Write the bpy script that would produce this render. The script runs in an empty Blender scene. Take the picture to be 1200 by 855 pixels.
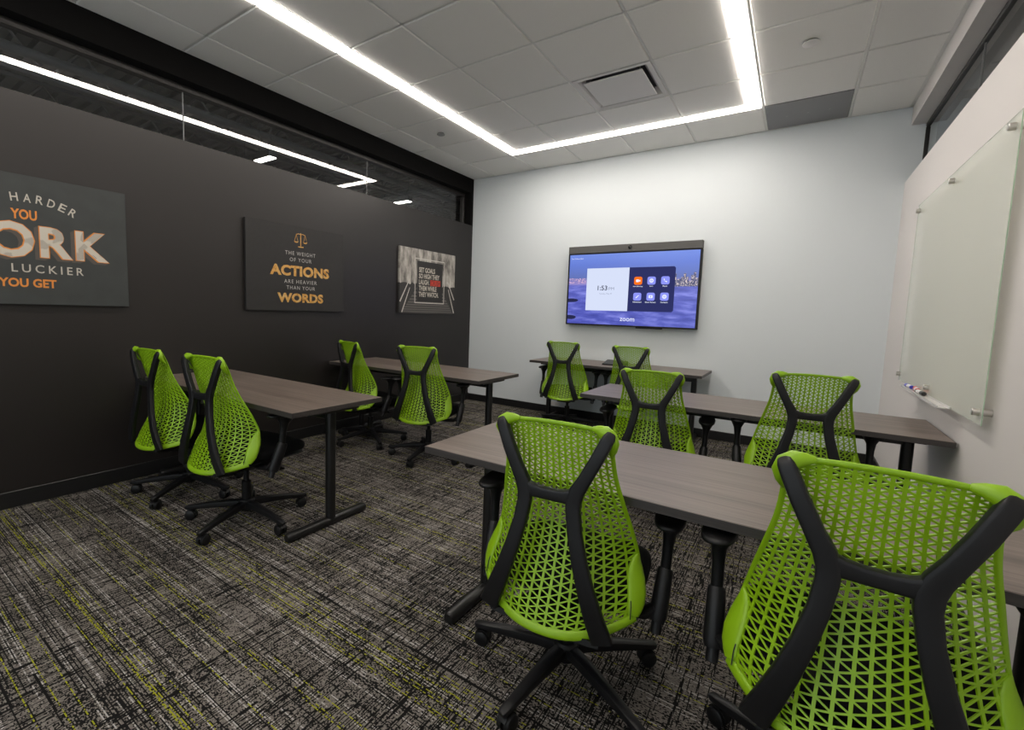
import bpy, math, random
import numpy as np
from mathutils import Vector, Matrix
random.seed(7)
sc = bpy.context.scene
C = sc.collection
PI = math.pi

# ------------------------------------------------------------------ camera
F_PX, PPX, PPY = 541.53, 553.87, 415.60
CAM = Vector((3.7467, -5.3158, 1.2483)); YAW, PITCH, ROLL = 0.6057, -0.0939, 0.0307
f = Vector((-math.sin(YAW)*math.cos(PITCH), math.cos(YAW)*math.cos(PITCH), math.sin(PITCH)))
r = Vector((math.cos(YAW), math.sin(YAW), 0)); u = r.cross(f)
r2 = math.cos(ROLL)*r + math.sin(ROLL)*u; u2 = -math.sin(ROLL)*r + math.cos(ROLL)*u
cd = bpy.data.cameras.new('camera'); cam = bpy.data.objects.new('camera', cd); C.objects.link(cam)
cam.matrix_world = Matrix(((r2.x, u2.x, -f.x, CAM.x), (r2.y, u2.y, -f.y, CAM.y), (r2.z, u2.z, -f.z, CAM.z), (0, 0, 0, 1)))
cd.sensor_fit = 'HORIZONTAL'; cd.sensor_width = 36.0; cd.lens = 36.0*F_PX/1200.0
cd.shift_x = (600.0-PPX)/1200.0; cd.shift_y = (PPY-427.5)/1200.0
cd.clip_start = 0.02
sc.camera = cam

# ------------------------------------------------------------------ world, light, exposure
wd = bpy.data.worlds.new('world'); sc.world = wd; wd.use_nodes = True
wd.node_tree.nodes['Background'].inputs[0].default_value = (0.86, 0.93, 1.0, 1)
wd.node_tree.nodes['Background'].inputs[1].default_value = 1.5
LED = 27.0               # radiance of the ceiling light line
LED_COL = (1.0, 0.92, 0.835)
vs = sc.view_settings
vs.view_transform = 'Standard'; vs.look = 'None'; vs.gamma = 1.0; vs.use_curve_mapping = False
vs.exposure = 0.16
sc.cycles.use_denoising = True
sc.cycles.max_bounces = 10; sc.cycles.diffuse_bounces = 6; sc.cycles.glossy_bounces = 5; sc.cycles.transparent_max_bounces = 16
sc.cycles.sample_clamp_indirect = 8.0

# ------------------------------------------------------------------ material helpers
class G:
    def __init__(s, name):
        s.m = bpy.data.materials.new(name); s.m.use_nodes = True
        s.t = s.m.node_tree; s.b = s.t.nodes['Principled BSDF']; s.o = s.t.nodes['Material Output']
    def n(s, ty, **kw):
        nd = s.t.nodes.new(ty)
        for k, v in kw.items(): setattr(nd, k, v)
        return nd
    def l(s, a, b): s.t.links.new(a, b)
    def put(s, sock, v):
        if isinstance(v, bpy.types.NodeSocket): s.l(v, sock)
        elif hasattr(sock.default_value, '__len__'):
            sock.default_value = tuple(v) + ((1,) if len(v) == 3 and len(sock.default_value) == 4 else ())
        else: sock.default_value = v
    def math(s, op, a, b=None, c=None, clamp=False):
        nd = s.n('ShaderNodeMath', operation=op); nd.use_clamp = clamp
        for i, v in enumerate((a, b, c)):
            if v is not None: s.put(nd.inputs[i], v)
        return nd.outputs[0]
    def mix(s, fac, a, b):
        nd = s.n('ShaderNodeMix', data_type='RGBA'); s.put(nd.inputs[0], fac); s.put(nd.inputs[6], a); s.put(nd.inputs[7], b)
        return nd.outputs[2]
    def pos(s):
        return s.n('ShaderNodeNewGeometry').outputs['Position']
    def obj(s):
        return s.n('ShaderNodeTexCoord').outputs['Object']
    def sep(s, v):
        nd = s.n('ShaderNodeSeparateXYZ'); s.l(v, nd.inputs[0]); return nd.outputs
    def comb(s, x, y, z=0.0):
        nd = s.n('ShaderNodeCombineXYZ')
        for i, v in enumerate((x, y, z)): s.put(nd.inputs[i], v)
        return nd.outputs[0]
    def noise(s, vec, scale=5.0, detail=2.0, rough=0.5):
        nd = s.n('ShaderNodeTexNoise'); s.l(vec, nd.inputs['Vector']); nd.inputs['Scale'].default_value = scale
        nd.inputs['Detail'].default_value = detail; nd.inputs['Roughness'].default_value = rough
        return nd.outputs[0]
    def white(s, v, dim='1D'):
        nd = s.n('ShaderNodeTexWhiteNoise', noise_dimensions=dim)
        s.l(v, nd.inputs['W'] if dim == '1D' else nd.inputs['Vector']); return nd.outputs['Value']
    def ramp(s, fac, pts):
        nd = s.n('ShaderNodeValToRGB'); s.put(nd.inputs[0], fac)
        e = nd.color_ramp.elements
        while len(e) < len(pts): e.new(0.5)
        for q, (p, c) in zip(e, pts): q.position = p; q.color = tuple(c)+(1,)
        return nd.outputs[0]
    def bump(s, h, strength=0.2, dist=0.002):
        nd = s.n('ShaderNodeBump'); s.put(nd.inputs['Height'], h); nd.inputs['Strength'].default_value = strength
        nd.inputs['Distance'].default_value = dist; s.l(nd.outputs[0], s.b.inputs['Normal'])
    def set(s, col=None, rough=None, metal=None, spec=None, coat=None, em=None, ems=None):
        for k, v in (('Base Color', col), ('Roughness', rough), ('Metallic', metal), ('Specular IOR Level', spec), ('Coat Weight', coat), ('Emission Color', em), ('Emission Strength', ems)):
            if v is not None: s.put(s.b.inputs[k], v)
        return s
M = {}
def plain(name, col, rough=0.5, grain=0.06, scale=60.0, bump=0.0, **kw):
    g = G(name); p = g.pos(); nz = g.noise(p, scale, 3.0)
    lo = tuple(c*(1-grain) for c in col); hi = tuple(min(1, c*(1+grain)) for c in col)
    g.set(col=g.mix(nz, lo, hi), rough=rough, **kw)
    if bump: g.bump(nz, bump, 0.001)
    M[name] = g.m; return g.m
def emit(name, col, strength):
    g = G(name); g.set(col=(0, 0, 0), rough=0.6, em=col, ems=strength, spec=0.0); M[name] = g.m; return g.m

plain('paint_charcoal', (0.0115, 0.0092, 0.0086), 0.42, 0.05, 220, 0.12)
plain('paint_black', (0.0050, 0.0047, 0.0045), 0.9, 0.05, 150, spec=0.12)
plain('paint_cool_white', (0.675, 0.72, 0.745), 0.6, 0.01, 180, 0.04)
plain('paint_warm_white', (0.72, 0.69, 0.675), 0.6, 0.01, 180, 0.04)
plain('trim_white', (0.74, 0.74, 0.73), 0.45, 0.01)
plain('tee_white', (0.74, 0.74, 0.72), 0.45, 0.01)
plain('rubber_black', (0.008, 0.008, 0.0085), 0.4, 0.1)
plain('frame_dark', (0.016, 0.0145, 0.0135), 0.4, 0.05)
plain('plastic_black', (0.0060, 0.0060, 0.0065), 0.45, 0.08, 400, 0.05, spec=0.35)
plain('plastic_satin', (0.0075, 0.0075, 0.0085), 0.42, 0.08, 500, 0.06, spec=0.35)
plain('fabric_black', (0.006, 0.006, 0.0065), 0.9, 0.3, 900, 0.3, spec=0.2)
plain('steel_black', (0.007, 0.0068, 0.0066), 0.38, 0.05)
plain('plastic_green', (0.232, 0.425, 0.004), 0.42, 0.03, 30)
plain('deck_dark', (0.075, 0.073, 0.070), 0.6, 0.1, 8)
plain('grey_panel', (0.24, 0.24, 0.25), 0.6, 0.05, 300)
plain('grey_cover', (0.30, 0.30, 0.30), 0.5, 0.02)
plain('diffuser_white', (0.72, 0.70, 0.69), 0.5, 0.01)
plain('duct_dark', (0.05, 0.05, 0.052), 0.5, 0.1)
plain('chrome', (0.62, 0.60, 0.57), 0.28, 0.05, metal=1.0)
plain('bar_grey', (0.085, 0.083, 0.080), 0.55, 0.1, 900)
plain('lens_black', (0.004, 0.004, 0.005), 0.12, 0.05)
plain('canvas_slate', (0.030, 0.034, 0.033), 0.6, 0.3, 9)
plain('canvas_black', (0.0125, 0.0115, 0.0112), 0.6, 0.3, 30)
plain('print_cream', (0.46, 0.43, 0.37), 0.6, 0.12, 40)
plain('print_orange', (0.62, 0.22, 0.035), 0.6, 0.1, 40)
plain('print_brown', (0.075, 0.062, 0.052), 0.6, 0.1, 40)
plain('print_white', (0.42, 0.40, 0.39), 0.6, 0.1, 60)
plain('print_red', (0.50, 0.035, 0.015), 0.6, 0.1, 60)
plain('print_black', (0.016, 0.015, 0.0145), 0.6, 0.1, 60)
plain('print_rail', (0.50, 0.47, 0.43), 0.6, 0.25, 90)
plain('acrylic', (0.62, 0.61, 0.60), 0.15, 0.01)
plain('marker_white', (0.75, 0.75, 0.75), 0.35, 0.01)
plain('ink_blue', (0.03, 0.045, 0.42), 0.35, 0.02)
plain('ink_red', (0.62, 0.03, 0.015), 0.35, 0.02)
plain('ink_black', (0.012, 0.012, 0.012), 0.35, 0.02)
plain('joint_grey', (0.22, 0.22, 0.22), 0.3, 0.05)
plain('bounce_pale', (0.42, 0.41, 0.40), 0.5, 0.2, 3)
emit('led', LED_COL, LED)

def m_tile():
    g = G('ceiling_tile'); p = g.pos(); a = g.noise(p, 240, 4.0, 0.7); b = g.noise(p, 3.0, 2.0)
    g.set(col=g.mix(a, (0.78, 0.77, 0.745), (0.92, 0.91, 0.885)), rough=0.85); g.bump(a, 0.35, 0.002); M['tile'] = g.m
m_tile()
def m_gold():
    g = G('print_gold'); p = g.pos(); a = g.noise(p, 26, 3.0, 0.7)
    c = g.ramp(a, [(0.30, (0.035, 0.02, 0.008)), (0.40, (0.50, 0.24, 0.035)), (0.58, (0.58, 0.34, 0.10)), (0.75, (0.52, 0.42, 0.24))])
    g.set(col=c, rough=0.6); M['print_gold'] = g.m
m_gold()
def m_work():
    # cream block letters with a darker engraved hatch
    g = G('print_hatched'); x = g.sep(g.pos()); w = g.math('FRACT', g.math('MULTIPLY', g.math('ADD', x[1], x[2]), 95.0))
    s = g.math('GREATER_THAN', w, 0.62); nz = g.math('GREATER_THAN', g.noise(g.pos(), 11, 1.0), 0.50)
    g.set(col=g.mix(g.math('MULTIPLY', s, nz), (0.50, 0.46, 0.39), (0.13, 0.115, 0.10)), rough=0.6); M['print_hatched'] = g.m
m_work()
def m_wood(name, lo, hi, rough):
    g = G(name); x = g.sep(g.pos())
    v = g.comb(g.math('MULTIPLY', x[0], 2.2), g.math('MULTIPLY', x[1], 85.0), g.math('MULTIPLY', x[2], 85.0))
    a = g.noise(v, 1.0, 5.0, 0.65)
    v2 = g.comb(g.math('MULTIPLY', x[0], 0.6), g.math('MULTIPLY', x[1], 14.0), g.math('MULTIPLY', x[2], 14.0))
    b = g.noise(v2, 1.0, 3.0, 0.6)
    k = g.math('ADD', g.math('MULTIPLY', a, 0.65), g.math('MULTIPLY', b, 0.45))
    g.set(col=g.ramp(k, [(0.38, lo), (0.72, hi)]), rough=rough); g.bump(a, 0.08, 0.0005); M[name] = g.m
m_wood('laminate', (0.078, 0.060, 0.050), (0.190, 0.152, 0.130), 0.36)
m_wood('laminate_edge', (0.026, 0.0225, 0.0215), (0.052, 0.045, 0.042), 0.45)
def m_carpet():
    g = G('carpet'); x = g.sep(g.pos()); X, Y = x[0], x[1]
    i = g.math('FLOOR', g.math('DIVIDE', Y, 0.0036)); r1 = g.white(i)
    j = g.math('FLOOR', g.math('ADD', g.math('DIVIDE', X, 0.0056), g.math('MULTIPLY', r1, 9.0)))
    rr = g.white(g.comb(i, j), '2D')
    k = g.math('FLOOR', g.math('DIVIDE', X, 0.0034)); r3 = g.white(g.math('ADD', k, 311.0))
    l = g.math('FLOOR', g.math('ADD', g.math('DIVIDE', Y, 0.030), g.math('MULTIPLY', r3, 7.0)))
    r4 = g.white(g.comb(k, l, 4.0), '3D')
    patch = g.noise(g.comb(g.math('MULTIPLY', X, 3.2), g.math('MULTIPLY', Y, 7.0), 0.3), 1.0, 3.0, 0.6)
    patch2 = g.noise(g.comb(g.math('MULTIPLY', X, 9.0), g.math('MULTIPLY', Y, 2.2), 7.3), 1.0, 3.0, 0.6)
    seg = g.noise(g.comb(g.math('MULTIPLY', X, 2.3), g.math('MULTIPLY', i, 3.71), 1.1), 1.0, 1.0)
    # ground: taupe loop broken by black flecks, denser in dark patches
    thr = g.math('MULTIPLY_ADD', patch, 1.25, 0.12)
    ground = g.math('LESS_THAN', rr, thr)
    tone = g.mix(g.white(g.comb(j, i, 9.0), '3D'), (0.098, 0.088, 0.079), (0.190, 0.172, 0.156))
    col = g.mix(ground, (0.0085, 0.008, 0.008), tone)
    # pale threads along the weft
    r5 = g.white(g.math('ADD', i, 77.7)); pale = g.math('MULTIPLY', g.math('LESS_THAN', r5, 0.17), g.math('GREATER_THAN', seg, 0.50))
    pale = g.math('MULTIPLY', pale, g.math('GREATER_THAN', rr, 0.30))
    col = g.mix(pale, col, (0.34, 0.325, 0.315))
    # black threads across
    dk = g.math('MULTIPLY', g.math('LESS_THAN', r4, 0.60), g.math('LESS_THAN', r3, g.math('MULTIPLY_ADD', patch2, 1.9, -0.50)))
    col = g.mix(dk, col, (0.007, 0.0065, 0.0065))
    dk2 = g.math('MULTIPLY', g.math('LESS_THAN', g.white(g.math('ADD', i, 900.0)), 0.16), g.math('LESS_THAN', seg, 0.52))
    col = g.mix(g.math('MULTIPLY', dk2, g.math('LESS_THAN', rr, 0.8)), col, (0.007, 0.0065, 0.0065))
    # lime threads
    r6 = g.white(g.math('ADD', i, 555.5)); yl = g.math('MULTIPLY', g.math('LESS_THAN', r6, 0.050), g.math('GREATER_THAN', seg, 0.38))
    yl = g.math('MULTIPLY', yl, g.math('LESS_THAN', rr, 0.54))
    col = g.mix(yl, col, (0.25, 0.26, 0.012))
    g.set(col=col, rough=0.95, spec=0.1)
    g.bump(g.math('ADD', rr, r4), 0.5, 0.003); M['carpet'] = g.m
m_carpet()
def m_glass():
    g = G('clear_glass'); t = g.t
    tr = g.n('ShaderNodeBsdfTransparent'); tr.inputs[0].default_value = (0.86, 0.89, 0.88, 1)
    gl = g.n('ShaderNodeBsdfGlossy'); gl.inputs['Roughness'].default_value = 0.0
    lw = g.n('ShaderNodeLayerWeight'); lw.inputs[0].default_value = 0.5
    fr = g.math('MULTIPLY_ADD', g.math('POWER', lw.outputs['Facing'], 5.0), 0.90, 0.125)
    mx = g.n('ShaderNodeMixShader'); g.l(fr, mx.inputs[0]); g.l(tr.outputs[0], mx.inputs[1]); g.l(gl.outputs[0], mx.inputs[2])
    g.l(mx.outputs[0], g.o.inputs['Surface']); M['clear_glass'] = g.m
m_glass()
def m_board():
    g = G('board_glass'); nz = g.noise(g.pos(), 2.0, 1.0)
    g.set(col=g.mix(nz, (0.89, 0.91, 0.80), (0.91, 0.93, 0.82)), rough=0.35, coat=1.0); g.b.inputs['Coat Roughness'].default_value = 0.03
    g.b.inputs['Alpha'].default_value = 0.5; M['board_glass'] = g.m
    g = G('board_edge'); g.set(col=g.mix(g.noise(g.pos(), 9.0), (0.38, 0.52, 0.38), (0.42, 0.56, 0.42)), rough=0.2); M['board_edge'] = g.m
m_board()
def m_screen(x0, x1, z0, z1):
    g = G('screen'); x = g.sep(g.pos())
    s = g.math('DIVIDE', g.math('SUBTRACT', x[0], x0), x1-x0); t = g.math('DIVIDE', g.math('SUBTRACT', x[2], z0), z1-z0)
    sky = g.ramp(t, [(0.0, (0.060, 0.075, 0.42)), (0.30, (0.115, 0.135, 0.52)), (0.52, (0.20, 0.22, 0.60)), (0.60, (0.26, 0.21, 0.50)), (0.66, (0.105, 0.15, 0.42)), (0.85, (0.115, 0.185, 0.60)), (1.0, (0.15, 0.24, 0.70))])
    cl = g.noise(g.comb(g.math('MULTIPLY', s, 5.0), g.math('MULTIPLY', t, 13.0)), 1.0, 4.0, 0.55)
    low = g.math('LESS_THAN', t, 0.56)
    cloud = g.ramp(cl, [(0.30, (0.030, 0.038, 0.26)), (0.48, (0.080, 0.095, 0.46)), (0.66, (0.22, 0.24, 0.72))])
    col = g.mix(g.math('MULTIPLY', low, 0.8), sky, cloud)
    # city lights band right, sunset band left
    cy = g.white(g.comb(g.math('FLOOR', g.math('MULTIPLY', s, 170.0)), g.math('FLOOR', g.math('MULTIPLY', t, 90.0))), '2D')
    hgt = g.math('MULTIPLY_ADD', g.white(g.math('FLOOR', g.math('MULTIPLY', s, 60.0))), 0.14, 0.60)
    hgt = g.math('MINIMUM', hgt, g.math('MULTIPLY_ADD', s, 0.10, 0.62))
    right = g.math('GREATER_THAN', s, 0.70)
    city = g.math('MULTIPLY', g.math('MULTIPLY', right, g.math('GREATER_THAN', t, 0.535)), g.math('LESS_THAN', t, hgt))
    col = g.mix(city, col, g.ramp(cy, [(0.0, (0.03, 0.035, 0.10)), (0.6, (0.10, 0.10, 0.20)), (0.85, (0.45, 0.40, 0.45)), (1.0, (0.80, 0.65, 0.60))]))
    lft = g.math('MULTIPLY', g.math('LESS_THAN', s, 0.15), g.math('MULTIPLY', g.math('GREATER_THAN', t, 0.585), g.math('LESS_THAN', t, 0.66)))
    col = g.mix(g.math('MULTIPLY', lft, g.math('GREATER_THAN', cy, 0.55)), col, (0.55, 0.36, 0.55))
    # dark hill tops in the fog, lower left
    d1 = g.math('ADD', g.math('POWER', g.math('DIVIDE', g.math('SUBTRACT', s, 0.02), 0.07), 2.0), g.math('POWER', g.math('DIVIDE', g.math('SUBTRACT', t, 0.34), 0.03), 2.0))
    d2 = g.math('ADD', g.math('POWER', g.math('DIVIDE', g.math('SUBTRACT', s, 0.02), 0.06), 2.0), g.math('POWER', g.math('DIVIDE', g.math('SUBTRACT', t, 0.09), 0.035), 2.0))
    hill = g.math('LESS_THAN', g.math('ADD', g.math('MINIMUM', d1, d2), g.math('MULTIPLY', cl, 1.6)), 1.7)
    col = g.mix(hill, col, (0.012, 0.014, 0.06))
    g.set(col=(0.005, 0.005, 0.006), rough=0.25, em=col, ems=1.0); M['screen'] = g.m
emit('ui_white', (0.62, 0.68, 0.86), 1.0); emit('ui_navy', (0.026, 0.030, 0.115), 1.0); emit('ui_violet', (0.25, 0.28, 0.86), 1.0)
emit('ui_orange', (0.95, 0.17, 0.01), 1.0); emit('ui_text', (0.02, 0.025, 0.06), 1.0); emit('ui_grey', (0.26, 0.29, 0.40), 1.0); emit('ui_glyph', (0.80, 0.84, 0.98), 1.0)
emit('pendant_led', (1.0, 0.93, 0.86), 14.0)

# ------------------------------------------------------------------ geometry helpers
LOC = {}
class B:
    """collects polygons in world space"""
    def __init__(s): s.v = []; s.f = []; s.mi = []
    def add(s, v, fc, mi=0):
        o = len(s.v); s.v += [tuple(map(float, q)) for q in v]; s.f += [tuple(o+i for i in q) for q in fc]; s.mi += [mi]*len(fc); return s
    def box(s, a, b, bev=0.0, mi=0):
        x0, y0, z0 = a; x1, y1, z1 = b
        if bev <= 0:
            return s.add([(x0,y0,z0),(x1,y0,z0),(x1,y1,z0),(x0,y1,z0),(x0,y0,z1),(x1,y0,z1),(x1,y1,z1),(x0,y1,z1)],
                         [(0,3,2,1),(4,5,6,7),(0,1,5,4),(1,2,6,5),(2,3,7,6),(3,0,4,7)], mi)
        e = min(bev, (x1-x0)/2.01, (y1-y0)/2.01, (z1-z0)/2.01)
        V = []; idx = {}
        for ax, X in ((0, (x0, x1)), (1, (y0, y1)), (2, (z0, z1))): pass
        def cor(sx, sy, sz, ax):
            p = [x1 if sx else x0, y1 if sy else y0, z1 if sz else z0]; sg = [sx, sy, sz]
            for k in range(3):
                if k != ax: p[k] += -e if sg[k] else e
            key = (sx, sy, sz, ax)
            if key not in idx: idx[key] = len(V); V.append(tuple(p))
            return idx[key]
        Fc = []
        for ax in range(3):
            o = [k for k in range(3) if k != ax]
            for sg in (0, 1):
                q = []
                for a_, b_ in ((0,0),(1,0),(1,1),(0,1)):
                    t = [0,0,0]; t[ax] = sg; t[o[0]] = a_; t[o[1]] = b_; q.append(cor(*t, ax))
                Fc.append(tuple(q))
        for ax in range(3):
            o = [k for k in range(3) if k != ax]
            for a_ in (0, 1):
                for b_ in (0, 1):
                    t0 = [0,0,0]; t0[o[0]] = a_; t0[o[1]] = b_; t1 = list(t0); t1[ax] = 1
                    Fc.append((cor(*t0, o[0]), cor(*t1, o[0]), cor(*t1, o[1]), cor(*t0, o[1])))
        for sx in (0, 1):
            for sy in (0, 1):
                for sz in (0, 1): Fc.append((cor(sx,sy,sz,0), cor(sx,sy,sz,1), cor(sx,sy,sz,2)))
        return s.add(V, Fc, mi)
    def quad(s, pts, mi=0): return s.add(pts, [tuple(range(len(pts)))], mi)
    def tube(s, pts, rad, n=10, caps=True, ref=None, power=1.0, mi=0, closed=False):
        """sweep of an ellipse (superellipse) along pts; rad: r or (ra along ref, rb across) per point; ref: preferred side direction per point"""
        P = [Vector(p) for p in pts]; k = len(P)
        if not isinstance(rad, list): rad = [rad]*k
        rings = []; prev = None
        for i, p in enumerate(P):
            if closed: t = (P[(i+1) % k]-P[i-1]).normalized()
            else: t = (P[min(i+1, k-1)]-P[max(i-1, 0)]).normalized()
            rf = None
            if ref is not None: rf = Vector(ref[i] if isinstance(ref, list) else ref)
            elif prev is not None: rf = prev
            else: rf = Vector((0, 0, 1)) if abs(t.z) < 0.9 else Vector((1, 0, 0))
            a = rf - t*rf.dot(t)
            if a.length < 1e-6: a = t.orthogonal()
            a.normalize(); b = t.cross(a); prev = a
            ra, rb = rad[i] if isinstance(rad[i], (tuple, list)) else (rad[i], rad[i])
            ring = []
            for q in range(n):
                th = 2*PI*(q+0.5)/n; c, d = math.cos(th), math.sin(th)
                if power != 1.0: c = math.copysign(abs(c)**power, c); d = math.copysign(abs(d)**power, d)
                ring.append(p + a*(ra*c) + b*(rb*d))
            rings.append(ring)
        V = [q for rg in rings for q in rg]; Fc = []
        for i in range(k if closed else k-1):
            i2 = (i+1) % k
            for q in range(n): Fc.append((i*n+q, i*n+(q+1) % n, i2*n+(q+1) % n, i2*n+q))
        if caps and not closed: Fc.append(tuple(reversed(range(n)))); Fc.append(tuple((k-1)*n+q for q in range(n)))
        return s.add(V, Fc, mi)
    def cyl(s, c, r_, z0, z1, n=24, mi=0):
        return s.tube([(c[0], c[1], z0), (c[0], c[1], z1)], r_, n, True, (1, 0, 0), mi=mi)
    def grid(s, fn, nu, nv, mi=0, wrap=False):
        V = [fn(i/nu, j/nv) for j in range(nv+1) for i in range(nu+1)]
        return s.add(V, [(j*(nu+1)+i, j*(nu+1)+i+1, (j+1)*(nu+1)+i+1, (j+1)*(nu+1)+i) for j in range(nv) for i in range(nu)], mi)
    def mesh(s, name, mats, smooth=False, off=(0, 0, 0)):
        me = bpy.data.meshes.new(name)
        o = off
        me.from_pydata([(x-o[0], y-o[1], z-o[2]) for x, y, z in s.v], [], s.f)
        for m in (mats if isinstance(mats, (list, tuple)) else [mats]): me.materials.append(M[m])
        if len(me.materials) > 1: me.polygons.foreach_set('material_index', s.mi)
        import bmesh as _bm
        bm = _bm.new(); bm.from_mesh(me); _bm.ops.recalc_face_normals(bm, faces=bm.faces); bm.to_mesh(me); bm.free()
        if smooth:
            me.polygons.foreach_set('use_smooth', [True]*len(me.polygons))
            try: me.set_sharp_from_angle(angle=math.radians(smooth if smooth is not True else 40))
            except Exception: pass
        me.update(); return me
def put(name, me, parent=None):
    o = bpy.data.objects.new(name, me); C.objects.link(o)
    if parent is not None: o.parent = parent
    return o
def tag(o, label=None, cat=None, group=None, kind=None):
    if label: o['label'] = label
    if cat: o['category'] = cat
    if group: o['group'] = group
    if kind: o['kind'] = kind
    return o
def thing(name, loc, label=None, cat=None, group=None, kind=None, rz=0.0):
    o = bpy.data.objects.new(name, None); C.objects.link(o); o.location = loc; o.rotation_euler = (0, 0, rz)
    o.empty_display_size = 0.1; LOC[o.name] = Vector(loc)
    return tag(o, label, cat, group, kind)
def obj(name, b, mats, parent=None, smooth=False, root=None):
    """mesh from world-space polygons; parent (at translation only) keeps its own origin"""
    off = (0, 0, 0)
    if parent is not None:
        q = parent
        while q.parent is not None: q = q.parent
        off = LOC.get(q.name, (0, 0, 0))
    return put(name, b.mesh(name, mats, smooth, off), parent)
def struct(name, b, mats, smooth=False):
    return tag(obj(name, b, mats, None, smooth), kind='structure')
def text_mesh(body, bold=0.0, spacing=1.0):
    cu = bpy.data.curves.new('lettering', 'FONT'); cu.body = body; cu.size = 1.0; cu.offset = bold; cu.space_character = spacing; cu.resolution_u = 3
    o = bpy.data.objects.new('lettering', cu); C.objects.link(o)
    dg = bpy.context.evaluated_depsgraph_get(); dg.update()
    me = bpy.data.meshes.new_from_object(o.evaluated_get(dg))
    V = np.array([v.co[:] for v in me.vertices]); Fc = [tuple(p.vertices) for p in me.polygons]
    bpy.data.objects.remove(o); bpy.data.curves.remove(cu); bpy.data.meshes.remove(me)
    return V, Fc
def lettering(b, body, rect, plane, bold=0.0, spacing=1.0, mi=0, rot=0.0, depth=0.0):
    """fit text into rect (a0,a1,b0,b1) on a plane given by fn(a,b,d)"""
    V, Fc = text_mesh(body, bold, spacing)
    mn, mx = V[:, :2].min(0), V[:, :2].max(0); a0, a1, b0, b1 = rect
    P = (V[:, :2]-mn)/np.maximum(mx-mn, 1e-6); P = P*[a1-a0, b1-b0]+[a0, b0]
    if rot:
        c = np.array([(a0+a1)/2, (b0+b1)/2]); P = (P-c)@np.array([[math.cos(rot), math.sin(rot)], [-math.sin(rot), math.cos(rot)]])+c
    b.add([plane(p[0], p[1], depth) for p in P], Fc, mi)
def line(name, body, rect, plane, mat, parent, bold=0.0, spacing=1.0, depth=0.0):
    bb = B(); lettering(bb, body, rect, plane, bold, spacing, depth=depth); return obj(name, bb, mat, parent)
def rrect(a0, a1, b0, b1, rad, n=5):
    pts = []
    for cx, cy, s0 in ((a1-rad, b1-rad, 0), (a0+rad, b1-rad, 1), (a0+rad, b0+rad, 2), (a1-rad, b0+rad, 3)):
        for k in range(n+1):
            th = (s0+k/n)*PI/2; pts.append((cx+rad*math.cos(th), cy+rad*math.sin(th)))
    return pts
def catmull(ts, vals, t):
    k = max(0, min(len(ts)-2, int(np.searchsorted(ts, t, 'right'))-1))
    def m(i):
        if i == 0: return (vals[1]-vals[0])/(ts[1]-ts[0])
        if i == len(ts)-1: return (vals[-1]-vals[-2])/(ts[-1]-ts[-2])
        return (vals[i+1]-vals[i-1])/(ts[i+1]-ts[i-1])
    h = ts[k+1]-ts[k]; s = (t-ts[k])/h
    return (2*s**3-3*s*s+1)*vals[k]+(s**3-2*s*s+s)*h*m(k)+(-2*s**3+3*s*s)*vals[k+1]+(s**3-s*s)*h*m(k+1)

# ------------------------------------------------------------------ room shell
W, H, YF = 4.4066, 3.03, -7.0
LTOP, LHEAD = 2.418, 2.848; RTOP, RHEAD = 2.428, 2.887
struct('floor', B().box((-0.2, YF-0.1, -0.05), (W+0.2, 0.1, 0.0)), 'carpet')
b = B().box((-0.20, YF, 0), (0, 0.0, LTOP)); b.box((-0.20, YF, LHEAD), (0, 0.0, 3.4), mi=1); b.box((-0.20, -0.055, LTOP), (0, 0.0, LHEAD), mi=1)
struct('wall_left', b, ['paint_charcoal', 'paint_black'])
struct('wall_back', B().box((0, 0, 0), (W+0.16, 0.12, 3.4)), 'paint_cool_white')
b = B().box((W, YF, 0), (W+0.16, 0.0, RTOP)); b.box((W, YF, RHEAD), (W+0.16, 0.0, 3.4))
struct('wall_right', b, 'paint_warm_white')
b = B().box((-0.2, YF-0.12, 0), (0.35, YF, 3.4)); b.box((4.0, YF-0.12, 0), (W+0.16, YF, 3.4)); b.box((0.35, YF-0.12, 0), (4.0, YF, 0.10)); b.box((0.35, YF-0.12, 2.75), (4.0, YF, 3.4))
struct('wall_front', b, 'paint_warm_white')
wf = thing('fill_window', (0.35, YF-0.06, 0.10), kind='structure')  # unseen window wall behind the camera, added only to let in cool fill
for xa in (0.35, 1.55, 2.76, 3.96): obj('fill_window_mullion', B().box((xa, YF-0.09, 0.10), (xa+0.04, YF-0.03, 2.75), 0.004), 'frame_dark', wf)
for xa in (0.39, 1.59, 2.80): obj('pane', B().quad([(xa, YF-0.06, 0.10), (xa+1.16, YF-0.06, 0.10), (xa+1.16, YF-0.06, 2.75), (xa, YF-0.06, 2.75)]), 'clear_glass', wf)
struct('baseboard_left', B().box((0, YF, 0), (0.012, 0, 0.100), 0.003), 'rubber_black')
struct('baseboard_back', B().box((0.012, -0.012, 0), (W-0.012, 0, 0.092), 0.003), 'rubber_black')
struct('baseboard_right', B().box((W-0.012, YF, 0), (W, 0, 0.092), 0.003), 'rubber_black')

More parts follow.
